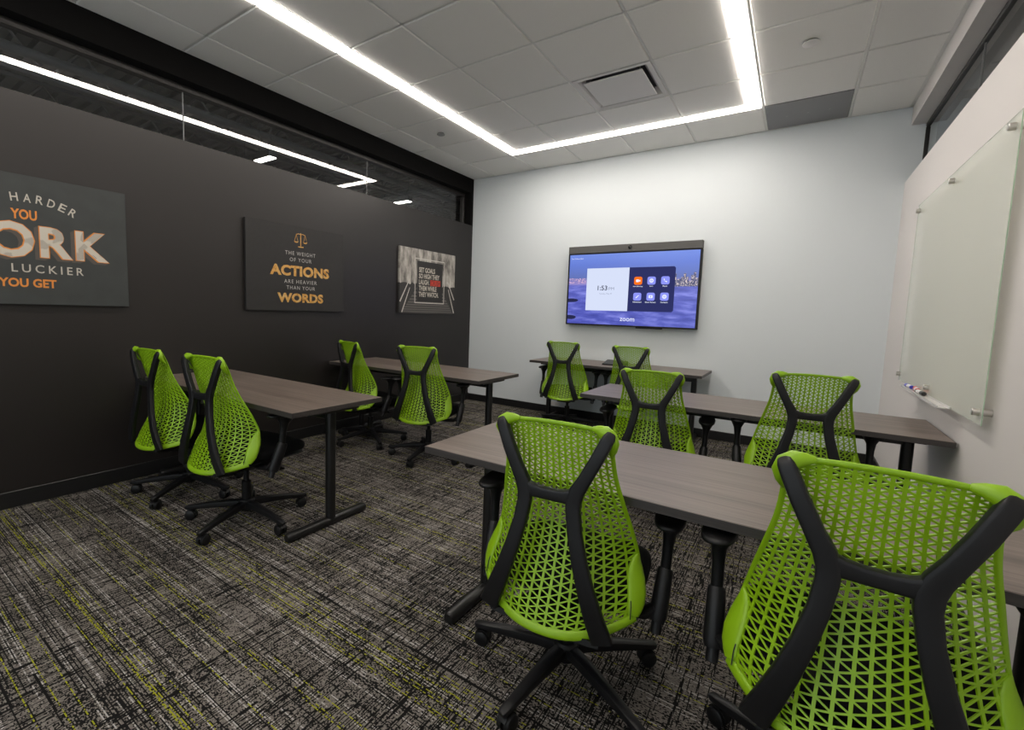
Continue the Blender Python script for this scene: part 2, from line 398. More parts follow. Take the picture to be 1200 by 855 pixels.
# clerestory windows: frame and panes with open joints
def clerestory(name, x, z0, z1, y0, y1, joints, s, hh, jw, fm):
    w = thing(name, (x, y0, z0), kind='structure')
    obj('window_head', B().box((x-s, y0, z1-hh), (x+s, y1, z1), 0.004), fm, w)
    obj('window_sill', B().box((x-s, y0, z0), (x+s, y1, z0+0.018), 0.003), fm, w)
    obj('window_jamb', B().box((x-s, y1-jw, z0+0.018), (x+s, y1, z1-hh), 0.004), fm, w)
    ys = [y0]+joints+[y1-jw]
    for a, c in zip(ys[:-1], ys[1:]):
        obj('pane', B().quad([(x, a+0.002, z0+0.018), (x, c-0.002, z0+0.018), (x, c-0.002, z1-hh), (x, a+0.002, z1-hh)]), 'clear_glass', w)
    for j in joints:
        obj('glazing_joint', B().box((x-0.005, j-0.0025, z0+0.018), (x+0.005, j+0.0025, z1-hh)), 'joint_grey', w)
    return w
clerestory('window_1', -0.13, LTOP, LHEAD, YF, -0.055, [-5.43, -3.618, -1.807], 0.03, 0.045, 0.035, 'frame_dark')
clerestory('window_2', W+0.105, RTOP, RHEAD, YF, -0.001, [-4.6, -2.95, -1.39], 0.014, 0.028, 0.010, 'frame_dark')

# ------------------------------------------------------------------ ceiling: grid, tiles, light line
GX = [-0.26, 0.3485, 0.9558, 1.5631, 2.1704, 2.7777, 3.3850, 3.9923, 4.60]
GY0, TS = -0.6208, 0.6096
GY = [0.0]+[GY0-TS*k for k in range(0, 11)]
GY = [y for y in GY if y > YF]+[YF]
LX0, LX1, LY1, LY0 = 0.9558, 3.3850, GY0, GY0-TS*9      # outer outline of the light rectangle
LW = 0.118
ceil_o = struct('ceiling', B().box((0, YF, H+0.22), (W, 0, H+0.25)), 'tile')
tee = B()
for gx in GX[1:-1]: tee.box((gx-0.0075, YF, H+0.007), (gx+0.0075, 0, H+0.03))
for gy in GY[1:-1]: tee.box((0, gy-0.0075, H+0.007), (W, gy+0.0075, H+0.0295))
obj('tee_grid', tee, 'tee_white', ceil_o)
edge = B()
edge.box((0, -0.022, H+0.0055), (W, 0, H+0.0075)); edge.box((W-0.022, YF, H+0.0055), (W, 0, H+0.0076)); edge.box((0, YF, H+0.0055), (0.012, 0, H+0.0077))
obj('wall_angle', edge, 'tee_white', ceil_o)
gap = 0.0105
def tile_mesh(a0, a1, b0, b1):
    e = 0.004
    V = [(a0,b0,H+0.004),(a1,b0,H+0.004),(a1,b1,H+0.004),(a0,b1,H+0.004),(a0+e,b0+e,H),(a1-e,b0+e,H),(a1-e,b1-e,H),(a0+e,b1-e,H),
         (a0,b0,H+0.02),(a1,b0,H+0.02),(a1,b1,H+0.02),(a0,b1,H+0.02)]
    return V, [(4,5,6,7),(0,1,5,4),(1,2,6,5),(2,3,7,6),(3,0,4,7),(8,9,1,0),(9,10,2,1),(10,11,3,2),(11,8,0,3)]
cache = {}
for ci in range(len(GX)-1):
    for ri in range(len(GY)-1):
        a0, a1 = max(0.0, GX[ci]), min(W, GX[ci+1]); b1, b0 = GY[ri], GY[ri+1]
        a0 += gap if GX[ci] > 0 else 0.013; a1 -= gap if GX[ci+1] < W else 0.023
        b1 -= gap if b1 < 0 else 0.023; b0 += gap
        if ci == 4 and ri == 2: continue                 # air diffuser sits here
        if ci == 6 and ri == 0: continue                 # grey speaker panel sits here
        inside = LY0-0.1 < (b0+b1)/2 < LY1
        if inside and ci == 2: a0 = LX0+LW
        if inside and ci == 5: a1 = LX1-LW
        if 2 <= ci <= 5 and ri == 1: b1 = LY1-LW
        if 2 <= ci <= 5 and GY[ri+1] > LY0-0.01 and GY[ri+1] < LY0+0.01: b0 = LY0+LW
        key = (round(a1-a0, 3), round(b1-b0, 3)); c = ((a0+a1)/2, (b0+b1)/2, 0)
        if key not in cache:
            V, Fc = tile_mesh(a0, a1, b0, b1)
            cache[key] = B().add(V, Fc).mesh('ceiling_panel', 'tile', False, c)
        t = put('ceiling_panel', cache[key], ceil_o); t.location = c

# recessed LED line: trim flanges and glowing lens
lt = thing('linear_light', (LX0, LY0, H), 'glowing white recessed light line forming a rectangle in the tiled ceiling', 'ceiling light')
def seg_box(b, a, c, z0, z1): b.box((a[0], a[1], z0), (c[0], c[1], z1))
tr = B(); t_ = 0.011
def frame_rect(bb, o, wd, z0, z1):
    x0, x1, y0, y1 = LX0+o, LX1-o, LY0+o, LY1-o
    bb.box((x0, y0, z0), (x0+wd, y1, z1)); bb.box((x1-wd, y0, z0), (x1, y1, z1))
    bb.box((x0+wd, y1-wd, z0), (x1-wd, y1, z1)); bb.box((x0+wd, y0, z0), (x1-wd, y0+wd, z1))
frame_rect(tr, 0.004, 0.009, H-0.001, H+0.04); frame_rect(tr, LW-0.011, 0.009, H-0.001, H+0.04)
obj('trim_flange', tr, 'trim_white', lt)
ln = B(); frame_rect(ln, 0.014, LW-0.026, H-0.009, H+0.006)
obj('light_lens', ln, 'led', lt)

# air diffuser
dx0, dx1, dy1, dy0 = GX[4]+gap, GX[5]-gap, GY[2]-gap, GY[3]+gap
df = thing('air_diffuser', (dx0, dy0, H), 'square white plaque air diffuser set among the ceiling tiles', 'air vent')
cx, cy = (dx0+dx1)/2, (dy0+dy1)/2
fr = B(); hw = (dx1-dx0)/2
def ring(bb, r0, z0, r1, z1, mi=0):
    V = []
    for rr_, z in ((r0, z0), (r1, z1)): V += [(cx-rr_, cy-rr_, z), (cx+rr_, cy-rr_, z), (cx+rr_, cy+rr_, z), (cx-rr_, cy+rr_, z)]
    bb.add(V, [(0,1,5,4),(1,2,6,5),(2,3,7,6),(3,0,4,7)], mi)
ring(fr, hw, H, hw-0.035, H+0.004); ring(fr, hw-0.035, H+0.004, hw-0.075, H+0.055); ring(fr, hw, H, hw, H+0.02)
obj('diffuser_frame', fr, 'diffuser_white', df)
nk = B(); ring(nk, hw-0.075, H+0.055, hw-0.10, H+0.056); nk.quad([(cx-hw+.1, cy-hw+.1, H+.12), (cx+hw-.1, cy-hw+.1, H+.12), (cx+hw-.1, cy+hw-.1, H+.12), (cx-hw+.1, cy+hw-.1, H+.12)]); ring(nk, hw-0.10, H+0.056, hw-0.10, H+0.12)
obj('duct_neck', nk, 'duct_dark', df)
obj('diffuser_plaque', B().box((cx-0.222, cy-0.222, H-0.006), (cx+0.222, cy+0.222, H+0.004), 0.003), 'diffuser_white', df)
for sx in (-1, 1):
    for sy in (-1, 1): obj('plaque_bracket', B().box((cx+sx*0.19-0.012, cy+sy*0.21-0.012, H+0.003), (cx+sx*0.19+0.012, cy+sy*0.21+0.012, H+0.055)), 'duct_dark', df)
# grey panel with three pinholes
gx0, gx1 = GX[6]+gap, GX[7]-gap
gp = thing('acoustic_panel', (gx0, GY0, H), 'dark grey flat ceiling panel beside the light line corner', 'ceiling panel')
obj('panel_face', B().box((gx0, GY0+gap, H), (gx1, -0.030, H+0.02), 0.003), 'grey_panel', gp)
for k in range(3):
    obj('panel_hole', B().cyl((gx0+0.15+0.15*k, -0.31), 0.009, H-0.0010, H+0.001, 14), 'grey_cover', gp)
def disc(x, y, rad, mat, label):
    o = thing('sprinkler_cover', (x, y, H), label, 'sprinkler', 'round sprinkler covers in the ceiling')
    bb = B(); bb.tube([(x, y, H-0.009), (x, y, H-0.013), (x, y, H-0.015)], [rad, rad, rad*0.93], 28, True, (1, 0, 0)); obj('cover_plate', bb, mat, o, 40)
    obj('escutcheon', B().cyl((x, y), rad*0.82, H-0.010, H+0.003, 24), 'duct_dark', o)
disc(0.654, -1.535, 0.040, 'grey_cover', 'small grey sprinkler cover near the dark wall side')
disc(3.692, -1.539, 0.048, 'diffuser_white', 'white sprinkler cover right of the light line')

# ------------------------------------------------------------------ open office seen through the left clerestory
dk = B(); DZ = 4.25
nr = 0; y = -8.5
prof = []
while y < 9.0:
    prof += [(y, DZ), (y+0.09, DZ), (y+0.11, DZ+0.06), (y+0.17, DZ+0.06)]; y += 0.19
V = [(x, q[0], q[1]) for x in (-10.0, -0.2) for q in prof]; k = len(prof)
dk.add(V, [(i, i+1, k+i+1, k+i) for i in range(k-1)])
struct('ceiling_deck', dk, 'deck_dark')
struct('wall_far', B().box((-10.2, -8.5, 0), (-10.0, 9.0, 4.4)), 'paint_charcoal')
struct('wall_far_end', B().box((-10.0, 9.0, 0), (-0.2, 9.2, 4.4)), 'paint_charcoal')
struct('wall_near_end', B().box((-10.0, -8.7, 0), (-0.2, -8.5, 4.4)), 'paint_charcoal')
struct('floor_office', B().box((-10.0, -8.5, -0.05), (-0.2, 9.0, 0.0)), 'bounce_pale')  # out of view; pale tone picked to bounce pendant light up to the deck
struct('wall_office_side', B().box((-0.2, 0.0, 0), (0.0, 9.0, 4.4)), 'paint_charcoal')
for n_, (x, lab) in enumerate([(-1.9, 'dark open-web roof joist nearest the glass strip'), (-3.5, 'second dark roof joist behind the glass strip'), (-5.1, 'third dark roof joist behind the glass strip'), (-6.9, 'farthest dark roof joist behind the glass strip')]):
    j = thing('roof_joist', (x, 0, 3.75), lab, 'joist', 'dark roof joists in the office beyond')
    obj('top_chord', B().box((x-0.04, -8.4, 4.17), (x+0.04, 8.9, 4.22)), 'deck_dark', j)
    obj('bottom_chord', B().box((x-0.04, -8.4, 3.72), (x+0.04, 8.9, 3.77)), 'deck_dark', j)
    wb = B(); yy = -8.2
    while yy < 8.5:
        wb.tube([(x, yy, 3.76), (x, yy+0.33, 4.18)], 0.014, 5); wb.tube([(x, yy+0.33, 4.18), (x, yy+0.66, 3.76)], 0.014, 5); yy += 0.66
    obj('web_rods', wb, 'deck_dark', j)
for x, z, rad, lab in ((-2.6, 3.62, 0.05, 'thick dark pipe hung under the roof joists'), (-4.3, 3.66, 0.03, 'thin dark conduit hung under the roof joists')):
    o = thing('ceiling_pipe', (x, 0, z), lab, 'pipe'); obj('pipe_run', B().tube([(x, -8.4, z), (x, 8.9, z)], rad, 10), 'deck_dark', o, 40)
    for yy in (-5.0, -2.0, 1.0, 4.0): obj('hanger', B().tube([(x, yy, z), (x, yy, 4.25)], 0.006, 5), 'deck_dark', o)
def pendant(x, y, lab, mat='pendant_led'):
    o = thing('pendant_light', (x, y, 2.9), lab, 'pendant light', 'bar pendant lights in the office beyond')
    obj('housing', B().box((x-0.17, y-0.055, 2.905), (x+0.17, y+0.055, 2.98), 0.006), 'steel_black', o)
    obj('lamp_lens', B().box((x-0.155, y-0.04, 2.898), (x+0.155, y+0.04, 2.905)), mat, o)
    for s in (-0.12, 0.12): obj('cable', B().tube([(x+s, y, 2.98), (x+s, y, 4.25)], 0.003, 5), 'steel_black', o)
pendant(-1.37, -2.215, 'lit bar pendant behind the glass above the centre picture')
pendant(-1.42, 0.09, 'lit bar pendant behind the glass near the corner')
emit('pendant_fill_led', (1.0, 0.93, 0.86), 160.0)
for q_, (x, y) in enumerate(((-3.2, -4.5), (-3.2, -1.5), (-3.2, 1.5), (-5.6, -3.0), (-5.6, 0.5), (-5.6, 4.0))): pendant(x, y, ('first', 'second', 'third')[q_ % 3]+' added fill pendant in the '+('nearer', 'farther')[q_//3]+' unseen row of the open office', 'pendant_fill_led')  # hidden extra pendants, added only to light the office deck
# neighbouring room behind the right clerestory
b = B().box((W+2.6, YF, 0), (W+2.7, 0.3, 3.4)); b.box((W+0.16, 0.3, 0), (W+2.7, 0.4, 3.4)); b.box((W+0.16, YF-0.1, 0), (W+2.7, YF, 3.4))
struct('wall_neighbour', b, 'grey_cover')
struct('ceiling_neighbour', B().box((W+0.16, YF, 3.2), (W+2.7, 0.4, 3.3)), 'grey_cover')
struct('floor_neighbour', B().box((W+0.2, YF, -0.05), (W+2.7, 0.4, 0.0)), 'carpet')

# ------------------------------------------------------------------ wall pictures on the dark wall (text facing +x; a = y, b = z)
def canvas(name, y0, y1, z0, z1, mat, label):
    o = thing(name, (0.0, y0, z0), label, 'picture')
    obj('canvas', B().box((0.0, y0, z0), (0.03, y1, z1), 0.002), mat, o)
    return o
wl = lambda a, b, d=0.0: (0.0306+d, a, b)
# 1: slate board
p1 = canvas('slate_picture', -5.075, -4.060, 1.208, 1.952, 'canvas_slate', 'dark slate picture with WORK in large cream letters')
bb = B()
arc = [(-4.600, 1.821, 0.10), (-4.544, 1.823, -0.03), (-4.489, 1.822, -0.14), (-4.437, 1.812, -0.26), (-4.386, 1.797, -0.38), (-4.338, 1.775, -0.50)]
for ch, (a, z, rt) in zip('HARDER', arc): lettering(bb, ch, (a-0.0165, a+0.0165, z-0.024, z+0.024), wl, 0.01, rot=rt)
for ch, a in zip('THE', (-4.80, -4.75, -4.70)): lettering(bb, ch, (a-0.015, a+0.015, 1.775, 1.823), wl, 0.01, rot=0.22)
obj('arched_lettering', bb, 'print_cream', p1)
line('cream_lettering', 'LUCKIER', (-4.627, -4.298, 1.395, 1.443), wl, 'print_cream', p1, 0.008, 1.45)
line('cream_lettering', 'THE', (-4.80, -4.68, 1.395, 1.443), wl, 'print_cream', p1, 0.008, 1.45)
line('orange_lettering', 'YOU', (-4.618, -4.505, 1.698, 1.756), wl, 'print_orange', p1, 0.03); line('orange_lettering', 'YOU GET', (-4.684, -4.432, 1.309, 1.360), wl, 'print_orange', p1, 0.03)
WK = [('W', -4.93, -4.735), ('O', -4.728, -4.519), ('R', -4.502, -4.345), ('K', -4.335, -4.160)]
bs, bo, bc = B(), B(), B()
for ch, a0, a1 in WK:
    dz = 0.012 if ch == 'O' else 0
    for st in range(1, 6): lettering(bs, ch, (a0-0.004*st, a1-0.004*st, 1.486-dz-0.0026*st, 1.673+dz-0.0026*st), wl, 0.05, depth=-0.0001*st)
    lettering(bo, ch, (a0, a1, 1.486-dz, 1.673+dz), wl, 0.05, depth=0.0002); lettering(bc, ch, (a0+0.005, a1-0.005, 1.490-dz, 1.669+dz), wl, 0.028, depth=0.0004)
obj('letter_shadow', bs, 'print_brown', p1); obj('letter_outline', bo, 'print_orange', p1); obj('block_lettering', bc, 'print_hatched', p1)
# 2: black canvas with the scales
p2 = canvas('scales_picture', -3.241, -2.243, 1.203, 1.955, 'canvas_black', 'black picture with gold scales and ACTIONS lettering')
for tx, rc in (('THE WEIGHT', (-2.884, -2.573, 1.698, 1.731)), ('OF YOUR', (-2.840, -2.615, 1.642, 1.675)), ('ARE', (-2.896, -2.803, 1.448, 1.481)), ('HEAVIER', (-2.776, -2.558, 1.448, 1.481)), ('THAN YOUR', (-2.873, -2.578, 1.394, 1.426))): line('white_lettering', tx, rc, wl, 'print_white', p2, 0.0, 1.25)
line('gold_lettering', 'ACTIONS', (-3.030, -2.419, 1.512, 1.606), wl, 'print_gold', p2, 0.045, 1.05); line('gold_lettering', 'WORDS', (-2.962, -2.487, 1.277, 1.361), wl, 'print_gold', p2, 0.045, 1.05)
bb = B(); sc_ = lambda a, b: wl(-2.728+a, b)
def stroke(pts, w):
    bb.tube([sc_(*q) for q in pts], (w, 0.0004) if False else [(0.0004, w)]*len(pts), 4, True, (1, 0, 0))
stroke([(0, 1.785), (0, 1.900)], 0.006); stroke([(-0.028, 1.777), (0.028, 1.777)], 0.006)
stroke([(-0.048, 1.884), (-0.02, 1.892), (0, 1.887), (0.02, 1.892), (0.048, 1.884)], 0.004)
for s in (-1, 1):
    stroke([(s*0.046, 1.884), (s*0.064, 1.822)], 0.0022); stroke([(s*0.046, 1.884), (s*0.028, 1.822)], 0.0022)
    bb.quad([sc_(s*0.046+q[0], 1.822+q[1]) for q in [(-0.022, 0), (-0.012, -0.011), (0.012, -0.011), (0.022, 0)]])
obj('scales_emblem', bb, 'print_gold', p2)
# 3: grey pier photograph with a black lettered panel
def m_pier():
    g = G('canvas_pier'); x = g.sep(g.pos())
    s = g.math('DIVIDE', g.math('ADD', x[1], 1.448), 1.032); t = g.math('DIVIDE', g.math('SUBTRACT', x[2], 1.205), 0.756)
    streak = g.noise(g.comb(g.math('MULTIPLY', s, 14.0), g.math('MULTIPLY', t, 3.0)), 1.0, 5.0, 0.65)
    up = g.ramp(streak, [(0.30, (0.035, 0.033, 0.03)), (0.45, (0.22, 0.205, 0.185)), (0.62, (0.46, 0.43, 0.39)), (0.8, (0.58, 0.55, 0.50))])
    mid = g.math('ABSOLUTE', g.math('SUBTRACT', s, 0.5))
    stripe = g.math('FRACT', g.math('MULTIPLY', g.math('POWER', g.math('SUBTRACT', 1.02, t), 3.0), 11.0))
    dn = g.mix(g.math('GREATER_THAN', stripe, 0.4), (0.028, 0.026, 0.025), (0.105, 0.098, 0.090))
    side = g.math('GREATER_THAN', mid, g.math('MULTIPLY_ADD', t, -0.62, 0.47))
    dn = g.mix(side, dn, (0.028, 0.026, 0.025))
    low = g.math('LESS_THAN', g.math('ADD', t, g.math('MULTIPLY', streak, 0.12)), 0.52)
    g.set(col=g.mix(low, up, dn), rough=0.6); M['canvas_pier'] = g.m
m_pier()
p3 = canvas('pier_picture', -1.448, -0.416, 1.205, 1.961, 'canvas_pier', 'grey pier photograph with black lettered panel near the corner')
bb = B()
for (a0, a1, z0, z1) in [(-1.194, -1.183, 1.325, 1.856), (-0.646, -0.635, 1.325, 1.856), (-1.194, -0.635, 1.845, 1.856), (-1.194, -0.635, 1.325, 1.336)]: bb.quad([wl(a0, z0), wl(a1, z0), wl(a1, z1), wl(a0, z1)])
for (a0, z0, a1, z1) in [(-1.440, 1.336, -1.282, 1.602), (-1.407, 1.215, -1.279, 1.501), (-0.425, 1.215, -0.551, 1.516), (-0.424, 1.387, -0.567, 1.613)]:
    bb.tube([wl(a0, z0), wl(a1, z1)], [(0.0004, 0.012), (0.0004, 0.007)], 4, True, (1, 0, 0))
obj('pier_rails', bb, 'print_rail', p3)
obj('black_panel', B().quad([wl(-1.155, 1.344, .0002), wl(-0.674, 1.344, .0002), wl(-0.674, 1.825, .0002), wl(-1.155, 1.825, .0002)]), 'print_black', p3)
bb = B()
for tx, a1, z0 in [('SET GOALS', -0.825, 1.692), ('SO HIGH THEY', -0.736, 1.620), ('LAUGH.', -0.930, 1.548), ('THEM WHILE', -0.791, 1.476), ('THEY WATCH.', -0.749, 1.403)]:
    lettering(bb, tx, (-1.122, a1, z0, z0+0.060), wl, 0.03, depth=0.0004)
obj('panel_lettering', bb, 'print_cream', p3)
obj('red_block', B().quad([wl(-0.911, 1.543, .0004), wl(-0.715, 1.543, .0004), wl(-0.715, 1.612, .0004), wl(-0.911, 1.612, .0004)]), 'print_red', p3)
bb = B(); lettering(bb, 'CRUSH', (-0.900, -0.726, 1.549, 1.606), wl, 0.0, depth=0.0006); obj('crush_lettering', bb, 'print_black', p3)

# ------------------------------------------------------------------ wall display with camera bar on the back wall
tvx0, tvx1, tvz0, tvz1 = 1.475, 2.922, 1.1286, 2.040
tv = thing('wall_display', (tvx0, -0.09, tvz0), 'large wall display showing blue meeting screen on the white wall', 'display')
obj('mount', B().box((1.75, -0.035, 1.3), (2.65, 0.0, 1.85)), 'steel_black', tv)
obj('display_body', B().box((tvx0, -0.088, tvz0), (tvx1, -0.035, tvz1-0.084), 0.004), 'plastic_black', tv)
cb = obj('camera_bar', B().box((tvx0, -0.094, tvz1-0.084), (tvx1, -0.035, tvz1), 0.005), 'bar_grey', tv)
obj('camera_lens', B().tube([(2.194, -0.093, 2.003), (2.194, -0.099, 2.003), (2.194, -0.100, 2.003)], [0.021, 0.021, 0.017], 24, True, (1, 0, 0)), 'lens_black', cb, 40)
sx0, sx1, sz0, sz1 = tvx0+0.020, tvx1-0.020, tvz0+0.016, 1.944
m_screen(sx0, sx1, sz0, sz1)
bk = lambda a, b, d=0.0: (a, -0.0885-d, b)
scr = obj('screen', B().quad([bk(sx0, sz0), bk(sx1, sz0), bk(sx1, sz1), bk(sx0, sz1)]), 'screen', tv)
obj('clock_card', B().quad([bk(a, b_, .0003) for a, b_ in [(1.715, 1.302), (2.200, 1.302), (2.200, 1.783), (1.715, 1.783)]]), 'ui_white', scr)
obj('menu_card', B().quad([bk(a, b_, .0003) for a, b_ in [(2.200, 1.302), (2.664, 1.302), (2.680, 1.318), (2.680, 1.767), (2.664, 1.783), (2.200, 1.783)]]), 'ui_navy', scr)
bb = B(); lettering(bb, '1:53', (1.850, 1.962, 1.532, 1.586), bk, 0.012, depth=.0006); obj('clock_digits', bb, 'ui_text', scr)
bb = B(); lettering(bb, 'PM', (1.978, 2.040, 1.535, 1.567), bk, 0.0, depth=.0006); lettering(bb, 'Tuesday, May 07', (1.870, 2.018, 1.482, 1.502), bk, 0.0, depth=.0006); obj('date_lettering', bb, 'ui_grey', scr)
bb = B(); lettering(bb, 'zoom', (2.125, 2.285, 1.190, 1.225), bk, 0.0, depth=.0006); lettering(bb, 'Zoom Conference Room', (1.515, 1.660, 1.893, 1.908), bk, 0.0, depth=.0006)
for tx, a, z in [('New Meeting', 2.301, 1.573), ('Join', 2.442, 1.575), ('Phone', 2.583, 1.576), ('Whiteboard', 2.301, 1.403), ('Share Screen', 2.443, 1.403), ('Contacts', 2.584, 1.404)]:
    hw_ = 0.0046*len(tx); lettering(bb, tx, (a-hw_, a+hw_, z-0.006, z+0.008), bk, 0.01, depth=.0006)
obj('screen_lettering', bb, 'ui_glyph', scr)
for k, (a, z) in enumerate([(2.301, 1.636), (2.442, 1.636), (2.583, 1.637), (2.301, 1.463), (2.443, 1.464), (2.584, 1.465)]):
    ic = obj('app_icon', B().quad([bk(p, q, .0006) for p, q in rrect(a-0.043, a+0.043, z-0.043, z+0.043, 0.020)]), 'ui_orange' if k == 0 else 'ui_violet', scr)
    gb = B(); gk = lambda p, q: bk(a+p, z+q, .0009)
    if k == 0:
        gb.quad([gk(*q) for q in rrect(-0.022, 0.008, -0.014, 0.014, 0.005)]); gb.quad([gk(0.010, -0.004), gk(0.023, -0.012), gk(0.023, 0.012), gk(0.010, 0.004)])
    elif k in (1, 5):
        n = 16; ro, ri = 0.022, 0.011
        for q in range(n):
            t0, t1 = 2*PI*q/n, 2*PI*(q+1)/n
            gb.quad([gk(ro*math.cos(t0), ro*math.sin(t0)), gk(ro*math.cos(t1), ro*math.sin(t1)), gk(ri*math.cos(t1), ri*math.sin(t1)), gk(ri*math.cos(t0), ri*math.sin(t0))])
        gb.quad([gk(-0.003, -0.008), gk(0.003, -0.008), gk(0.003, 0.008), gk(-0.003, 0.008)])
    elif k == 2:
        gb.quad([gk(-0.020, 0.016), gk(-0.011, 0.020), gk(-0.005, 0.008), gk(-0.012, 0.003)]); gb.quad([gk(-0.016, 0.006), gk(-0.010, 0.004), gk(0.002, -0.010), gk(-0.002, -0.014)]); gb.quad([gk(0.0, -0.010), gk(0.007, -0.004), gk(0.020, -0.012), gk(0.014, -0.021)])
    elif k == 3:
        gb.quad([gk(-0.018, -0.018), gk(-0.008, -0.015), gk(0.018, 0.013), gk(0.013, 0.018), gk(-0.015, -0.008)])
    else:
        gb.quad([gk(*q) for q in rrect(-0.021, 0.021, -0.016, 0.016, 0.007)])
    obj('icon_glyph', gb, 'ui_glyph', scr)
    if k == 4:
        gb = B(); gb.quad([gk(-0.004, -0.008), gk(0.004, -0.008), gk(0.004, 0.001), gk(0.010, 0.001), gk(0.0, 0.010), gk(-0.010, 0.001), gk(-0.004, 0.001)])
        for i_, v_ in enumerate(gb.v): gb.v[i_] = (v_[0], v_[1]-0.0003, v_[2])
        obj('icon_arrow', gb, 'ui_violet', scr)
obj('sensor_bar', B().box((2.30, -0.085, tvz0-0.014), (2.58, -0.060, tvz0+0.002), 0.003), 'plastic_black', tv)

# ------------------------------------------------------------------ glass writing board on the right wall
gx = W-0.036
gbd = thing('glass_board', (gx, -2.725, 0.864), 'pale green glass writing board on the right white wall', 'whiteboard')
pane_ = B().box((gx, -2.725, 0.864), (gx+0.004, -0.977, 2.0506))
pane_.mi = [0 if abs(sum(pane_.v[i][0] for i in q)/4-(gx+0.002)) > 0.0015 else 1 for q in pane_.f]
obj('glass_panel', pane_, ['board_glass', 'board_edge'], gbd)
for y, z in [(-1.047, 2.003), (-1.848, 2.003), (-2.675, 2.003), (-1.015, 0.910), (-1.840, 0.910), (-2.690, 0.913)]:
    st = obj('standoff', B().tube([(W, y, z), (gx+0.007, y, z)], 0.0145, 18, True, (0, 0, 1)), 'chrome', gbd, 40)
    obj('standoff_cap', B().tube([(gx, y, z), (gx-0.020, y, z), (gx-0.022, y, z)], [0.0145, 0.0145, 0.0125], 18, True, (0, 0, 1)), 'chrome', st, 40)
b = B(); b.box((W-0.083, -2.30, 0.862), (gx-0.0005, -1.40, 0.866)); b.box((W-0.083, -2.30, 0.866), (W-0.079, -1.40, 0.874)); b.box((gx-0.0045, -2.30, 0.866), (gx-0.0005, -1.40, 0.872))
tag(obj('pen_tray', b, 'acrylic'), 'white acrylic pen tray fixed low on the glass board', 'tray')
def marker(x, y0, y1, mat, label, ang=0.0, z=0.8774):
    o = thing('marker', (x, y0, z), label, 'marker', 'dry-erase markers on the pen tray')
    n = y1-y0; P = lambda t: (x+ang*n*t, y0+n*t, z)
    obj('barrel', B().tube([P(0.0), P(0.03), P(0.62)], [0.0092, 0.0105, 0.0105], 12, True, (0, 0, 1)), 'marker_white', o, 40)
    obj('cap', B().tube([P(0.60), P(0.97), P(1.0)], [0.0112, 0.0112, 0.008], 12, True, (0, 0, 1)), mat, o, 40)
    obj('end_plug', B().tube([P(-0.12), P(-0.10), P(0.0)], [0.008, 0.0105, 0.0105], 12, True, (0, 0, 1)), mat, o, 40)
marker(W-0.060, -1.565, -1.455, 'ink_blue', 'blue dry-erase marker at the far end of the pen tray', -0.05)
marker(W-0.056, -1.705, -1.595, 'ink_red', 'red dry-erase marker between the blue and black ones', 0.08)
marker(W-0.064, -1.765, -1.885, 'ink_black', 'black-capped dry-erase marker nearest the tray middle', -0.06)

# ------------------------------------------------------------------ tables
TH, TT = 0.7188, 0.027
def table(x0, x1, y0, y1, label, inset=0.11):
    t = thing('training_table', ((x0+x1)/2, (y0+y1)/2, 0), label, 'table', 'brown laminate training tables')
    top = B().box((x0+0.002, y0+0.002, TH-TT), (x1-0.002, y1-0.002, TH), 0.0015)
    obj('table_top', top, 'laminate', t)
    eb = B()
    e = 0.0022
    for (a, c) in [((x0, y0), (x1, y0+e)), ((x0, y1-e), (x1, y1)), ((x0, y0+e), (x0+e, y1-e)), ((x1-e, y0+e), (x1, y1-e))]: eb.box((a[0], a[1], TH-TT), (c[0], c[1], TH-0.0012))
    obj('edge_band', eb, 'laminate_edge', t)
    ym = (y0+y1)/2+0.015
    for x in (x0+inset, x1-inset):
        lg = obj('leg', B().tube([(x, ym, 0.03), (x, ym, TH-TT-0.03)], [(0.026, 0.026)]*2, 16, True, (1, 0, 0), 0.7), 'steel_black', t, 30)
        obj('leg_bracket', B().box((x-0.045, ym-0.17, TH-TT-0.03), (x+0.045, ym+0.17, TH-TT), 0.004), 'steel_black', lg)
        ft = obj('foot', B().tube([(x, y0+0.035, 0.026), (x, y0+0.045, 0.026), (x, y1-0.045, 0.026), (x, y1-0.035, 0.026)], [(0.018, 0.020), (0.024, 0.026), (0.024, 0.026), (0.018, 0.020)], 16, True, (0, 0, 1), 0.75), 'steel_black', t, 35)
        for yy in (y0+0.08, y1-0.08): obj('glide', B().cyl((x, yy), 0.016, 0.0, 0.008, 12), 'rubber_black', ft)
    obj('cross_rail', B().box((x0+inset, ym-0.02, TH-TT-0.075), (x1-inset, ym+0.02, TH-TT-0.030), 0.004), 'steel_black', t)
    return t
table(0.004, 1.7454, -3.9755, -3.369, 'brown laminate table nearest the camera along the dark wall')
table(0.030, 1.804, -2.4164, -1.795, 'brown laminate table farther back along the dark wall')
table(2.5956, 4.398, -3.9629, -3.359, 'brown laminate table in front of the two nearest chairs')
table(2.590, 4.394, -2.3526, -1.749, 'brown laminate table touching the right wall below the glass board')
table(1.300, 3.082, -0.6428, -0.030, 'brown laminate table standing under the wall display')
